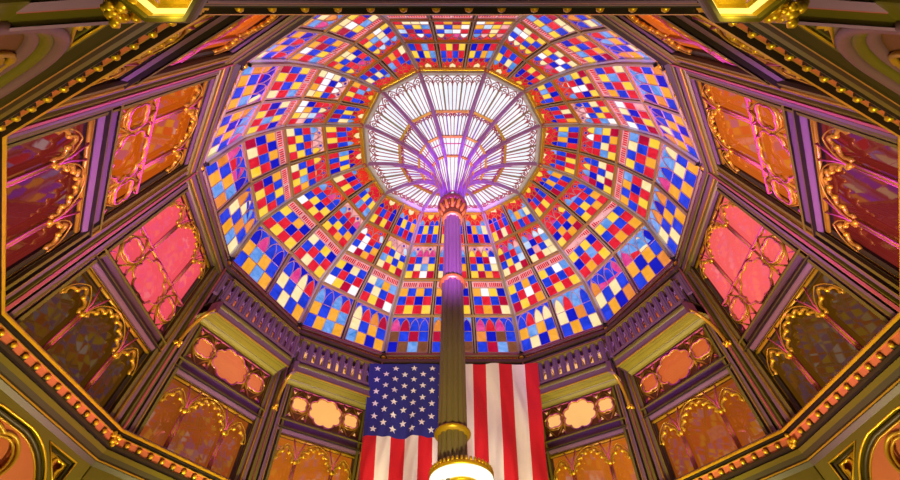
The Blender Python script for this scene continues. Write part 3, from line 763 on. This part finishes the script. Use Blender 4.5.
# lamp round the column
LX = .11
lamp = thing('ring_lamp', 'glowing white glass bowl lamp with gold crowns around the column', 'lamp', (0, 0, 4.0))
BOWL = glass('lamp_glass', (255, 246, 224), 1.25, .02, 2, .3)
mb = MB(); mb.lathe([(.385, 4.25), (.395, 4.225), (.38, 4.195), (.33, 4.175), (.28, 4.165), (.22, 4.16)], BOWL, 48, (LX, 0)); mb.build('glass_bowl', lamp)
mb = MB(); mb.lathe([(.21, 4.16), (.205, 4.09), (.16, 4.03), (.08, 4.0), (.0, 3.99)], BOWL, 40, (LX, 0)); mb.build('lower_bowl', lamp)
def crown(r, z, n, h, name):
    mb = MB(); mb.lathe([(r - .02, z - .02), (r + .01, z - .02), (r + .018, z), (r + .012, z + .03), (r - .012, z + .03)], GOLD, 48, (LX, 0))
    for q in range(n):
        a = 2 * PI * q / n; p = Vector((LX + r * math.cos(a), r * math.sin(a), z + .03)); mb.tube([p, p + Vector((0, 0, h * .7))], [.6 * PI * r / n * 1.1, .6 * PI * r / n * 1.1], GOLD, 8); mb.ball(p + Vector((0, 0, h * .72)), PI * r / n * .66, GOLD, 6)
    mb.build(name, lamp)
crown(.385, 4.25, 44, .05, 'upper_crown'); crown(.222, 4.145, 30, .04, 'lower_crown')

# ------------------------------------------------------------------ balconies
BALC = {1: (.115, 1.0), 0: (0., 1.), 11: (0., 1.), 10: (0., 1.), 9: (0., .885)}
BL_LOC = {1: 'large on the left, left of the corner bracket', 0: 'left of the flag', 11: 'behind the flag', 10: 'right of the flag', 9: 'large on the right, right of the corner bracket'}
NB = .62
def bpt(i, u, z, n):
    if u <= 0: return corner(i, z, n)
    if u >= 1: return corner(i + 1, z, n)
    return facet(i, u, z, n)
for i, (ua, ub) in BALC.items():
    root = thing('balcony', 'olive and mauve balcony with slotted balustrade, %s' % BL_LOC[i], 'balcony', facet(i, .5, 8.5, .3), 'gallery balconies')
    def strip(prof, name):
        mb = MB(); prev = None
        for n_, z, m_ in prof:
            row = [bpt(i, ua, z, n_), bpt(i, ub, z, n_)]
            if prev: mb.grid([prev, row], m_)
            prev = row
        for u, f in ((ua, ua > 0), (ub, ub < 1)):      # closed return at a free end
            if f: mb.face([bpt(i, u, z, n_) for n_, z, _ in prof], MAUVE)
        return mb.build(name, root)
    strip([(.02, 8.44, None), (.10, 8.42, OLIVE_D), (.12, 8.46, SOFFIT), (.20, 8.50, SOFFIT), (.21, 8.51, OLIVE_D), (.22, 8.52, SOFFIT), (.30, 8.525, SOFFIT), (.31, 8.53, SOFFIT), (.39, 8.53, SOFFIT), (.395, 8.535, OLIVE_D), (.40, 8.53, SOFFIT), (.48, 8.53, SOFFIT), (.485, 8.535, OLIVE_D), (.49, 8.53, SOFFIT), (NB - .04, 8.52, SOFFIT), (NB - .04, 8.47, OLIVE), (NB - .02, 8.46, OLIVE)], 'soffit')
    strip([(NB - .02, 8.46, None), (NB, 8.46, GOLDP), (NB, 8.49, GOLDP), (NB - .015, 8.50, MAUVE), (NB - .015, 8.66, MAUVE), (NB, 8.67, OLIVE_D), (NB + .02, 8.70, OLIVE), (NB + .02, 8.76, OLIVE), (NB - .04, 8.78, BROWN), (NB - .04, 8.84, MAUVE), (.0, 8.86, OLIVE_D)], 'fascia')
    strip([(NB - .10, 9.60, None), (NB + .02, 9.60, OLIVE), (NB + .03, 9.64, OLIVE), (NB + .02, 9.68, GOLDP), (NB - .10, 9.69, OLIVE), (NB - .10, 9.60, OLIVE)], 'top_rail')
    strip([(NB - .09, 8.84, None), (NB - .0, 8.84, MAUVE), (NB - .0, 8.93, MAUVE), (NB - .09, 8.93, MAUVE), (NB - .09, 8.84, MAUVE)], 'bottom_rail')
    # slotted screen
    za, zb = 8.93, 9.60
    n = 12 if i != 11 else 14
    for q in range(n + 1):
        u = ua + (ub - ua) * min(max(q / n, .001), .999); p = bpt(i, u, za, NB - .06); t = bpt(i, u, zb, NB - .06); nn = (facet(i, .5, za, 1) - facet(i, .5, za, 0))
        mb = MB(); mb.bar(p, t, .135, .055, nn, LAVD, 0); mb.bar(p, t, .03, .02, nn, MAUVE, .055)
        mb.build('baluster', root)
    mb = MB(); nn = (facet(i, .5, za, 1) - facet(i, .5, za, 0))
    for q in range(n):
        u0 = ua + (ub - ua) * max(q / n, .001); u1 = ua + (ub - ua) * min((q + 1) / n, .999)
        a, b = bpt(i, u0, za + .08, NB - .05), bpt(i, u1, zb - .08, NB - .05); c, d = bpt(i, u1, za + .08, NB - .05), bpt(i, u0, zb - .08, NB - .05)
        mb.bar(a, b, .014, .02, nn, LAV); mb.bar(c, d, .014, .02, nn, LAV)
    mb.build('cross_bracing', root)
    if i in (1, 9):
        u = ua if i == 1 else ub; mb = MB()
        e = facet(i, 1, za) - facet(i, 0, za)
        for n_ in (.12, .32, .52):
            mb.bar(bpt(i, u, za, n_), bpt(i, u, zb, n_), .07, .06, e, MAUVE)
        mb.bar(bpt(i, u, 9.64, .0), bpt(i, u, 9.64, NB), .08, .08, e, OLIVE, -.04); mb.bar(bpt(i, u, 8.88, .0), bpt(i, u, 8.88, NB), .09, .06, e, MAUVE, -.03)
        mb.build('end_return', root)
BK = {1: 'left, between the two left balconies', 0: 'at the left edge of the flag', 11: 'at the right edge of the flag', 10: 'right, between the two right balconies', 2: 'at the outer end of the large left balcony', 9: 'at the outer end of the large right balcony'}
for k, loc in BK.items():
    mb = MB(); pts = []
    for q in range(9):
        t = q / 8 * PI / 2; n_ = .14 + (NB - .10) * (1 - math.cos(t)); z = 7.62 + .84 * math.sin(t)
        pts.append(corner(k, z, n_))
    mb.tube(pts, [.05] + [.038] * 7 + [.05], GOLDP, 8)
    root = tag(mb.build('balcony_bracket'), 'curved gilded iron bracket carrying the balcony, %s' % loc, 'bracket', 'balcony brackets')
    mb = MB(); rl = random.Random(k + 40); p = pts[0]
    for q in range(9): mb.ball(p + Vector((rl.uniform(-.06, .06), rl.uniform(-.06, .06), rl.uniform(-.05, .06))), rl.uniform(.03, .045), GOLD, 6)
    mb.build('leaf_corbel', root)
    if k not in (2, 9) or True:
        mb = MB(); mb.hexa([corner(k, z, n_) + Vector((x, 0, 0)) for z in (8.40, 8.78) for n_, x in ((NB - .12, -.06), (NB + .05, -.06), (NB + .05, .06), (NB - .12, .06))], MAUVE); mb.build('bracket_block', root)

# ------------------------------------------------------------------ flag
fy = facet(11, .5, 8.6, NB + .06).y - .07
FX0, FX1, FZ1, FZ0 = -2.39, 2.44, 9.57, 5.2
NX, NZ = 156, 60
def fold(x, z):
    t = (FZ1 - z) / (FZ1 - FZ0)
    return fy - .03 - (.03 + .20 * t) * (math.sin(x * 6.1 + .6 * math.sin(z * 1.3)) * .5 + .3 * math.sin(x * 11.3 + z * .8) + .18 * math.sin(z * 3.1 + x * 4) + .12 * math.sin(x * 23 + 2 * math.sin(z * 2.2))) - .05 * t
def fpt(a, b):
    t = b; x = FX0 + (FX1 - FX0) * a; x *= 1 - .19 * t
    z = FZ1 - (FZ1 - FZ0) * b + .05 * math.sin(a * PI * 3) * b - .04 * abs(math.sin(a * PI * 4)) * (1 - b)
    return Vector((x, fold(x, z), z))
flag = thing('flag', 'large United States flag hung vertically from the gallery behind the column', 'flag', ((FX0 + FX1) / 2, fy, FZ1))
mb = MB(); CB = .52 ; CA = 7 / 13
rows = [[fpt(a / NX, b / NZ) for a in range(NX + 1)] for b in range(NZ + 1)]
CBR = round(CB * NZ)
for sname, cond in (('c', 0),):
    n0 = len(mb.v)
    for r in rows: mb.v += [tuple(p) for p in r]
    for b in range(NZ):
        for a in range(NX):
            s_ = int(a / NX * 13); m_ = FB if (s_ < 7 and b < CBR) else (FR if s_ % 2 == 0 else FW)
            q = n0 + b * (NX + 1) + a; mb.f.append((q, q + 1, q + NX + 2, q + NX + 1)); mb.m.append(mb.mi(m_)); mb.sm.append(True)
mb.build('cloth', flag)
mb = MB(); CBF = CBR / NZ
for cidx in range(9):
    ns = 6 if cidx % 2 == 0 else 5
    for q in range(ns):
        a = CA * (cidx + 1) / 10.; b = CBF * ((2 * q + 1) if ns == 6 else (2 * q + 2)) / 12.
        pts = []
        sa = .10 / (FX1 - FX0); sb = .10 / (FZ1 - FZ0)
        for j in range(10):
            rr = 1. if j % 2 == 0 else .42; an = PI / 2 + j * PI / 5; pts.append(fpt(a + rr * sa * math.cos(an), b - rr * sb * math.sin(an)) + Vector((0, -.015, 0)))
        c = sum(pts, Vector()) / 10
        for j in range(10): mb.face([c, pts[j], pts[(j + 1) % 10]], FS)
mb.build('stars', flag)

# ------------------------------------------------------------------ octagonal gilded lamps hanging at the near corners
LAMPG = glass('lamp_diffuser', (255, 226, 110), 1.6, .05, 2, .3)
for s in (-1, 1):
    c = Vector((s * 1.43, -5.267, 3.9))
    root = thing('octagonal_lamp', 'octagonal olive and gold lamp at the top %s corner of the photo' % ('left' if s < 0 else 'right'), 'lamp', c, 'octagonal lamps')
    def octo(prof, m_, name):
        mb = MB(); mb.grid([[(c.x + r * math.cos(PI / 8 + PI / 4 * q), c.y + r * math.sin(PI / 8 + PI / 4 * q), c.z + z) for q in range(8)] for r, z in prof], m_, True); return mb.build(name, root)
    octo([(.05, .5), (.05, .16), (.25, .14), (.27, .06), (.27, .03), (.262, .0), (.244, .0), (.235, .03)], OLIVE, 'frame')
    octo([(.235, .03), (.226, .08), (.185, .12), (.15, .13)], GOLD, 'gilt_cove')
    octo([(.15, .13), (.145, .05), (.115, .04), (.06, .06), (.0, .06)], OLIVE, 'inner_ring')
    octo([(.228, .07), (.204, .098)], LAMPG, 'light_strip')
    mb = MB(); rl = random.Random(5)
    for q in range(40):
        a = rl.uniform(0, 2 * PI); r = rl.uniform(0, .10); mb.ball(c + Vector((r * math.cos(a), r * math.sin(a), .06 - rl.uniform(0, .5))), rl.uniform(.025, .05), GOLD, 6)
    mb.build('leaf_drop', root)
    mb = MB()
    for q in range(26):
        a = rl.uniform(0, 2 * PI); r = rl.uniform(0, .075); mb.ball(Vector((s * 1.665 + r * math.cos(a), -5.09 + r * math.sin(a), 3.93 + rl.uniform(-.06, .08))), rl.uniform(.02, .036), GOLD, 6)
    mb.tube([c + Vector((s * .17, .13, .08)), Vector((s * 1.63, -5.11, 3.95)), Vector((s * 1.69, -5.07, 3.92))], .03, GOLD, 6)
    mb.build('leaf_ornament', root)
    pl = bpy.data.lights.new('lamp_glow', 'POINT'); pl.energy = 1.2; pl.color = (1, .8, .35); pl.shadow_soft_size = .03
    po = bpy.data.objects.new('lamp_glow', pl); COL.objects.link(po); po.location = c + Vector((-.05 * s, .19, -.02))
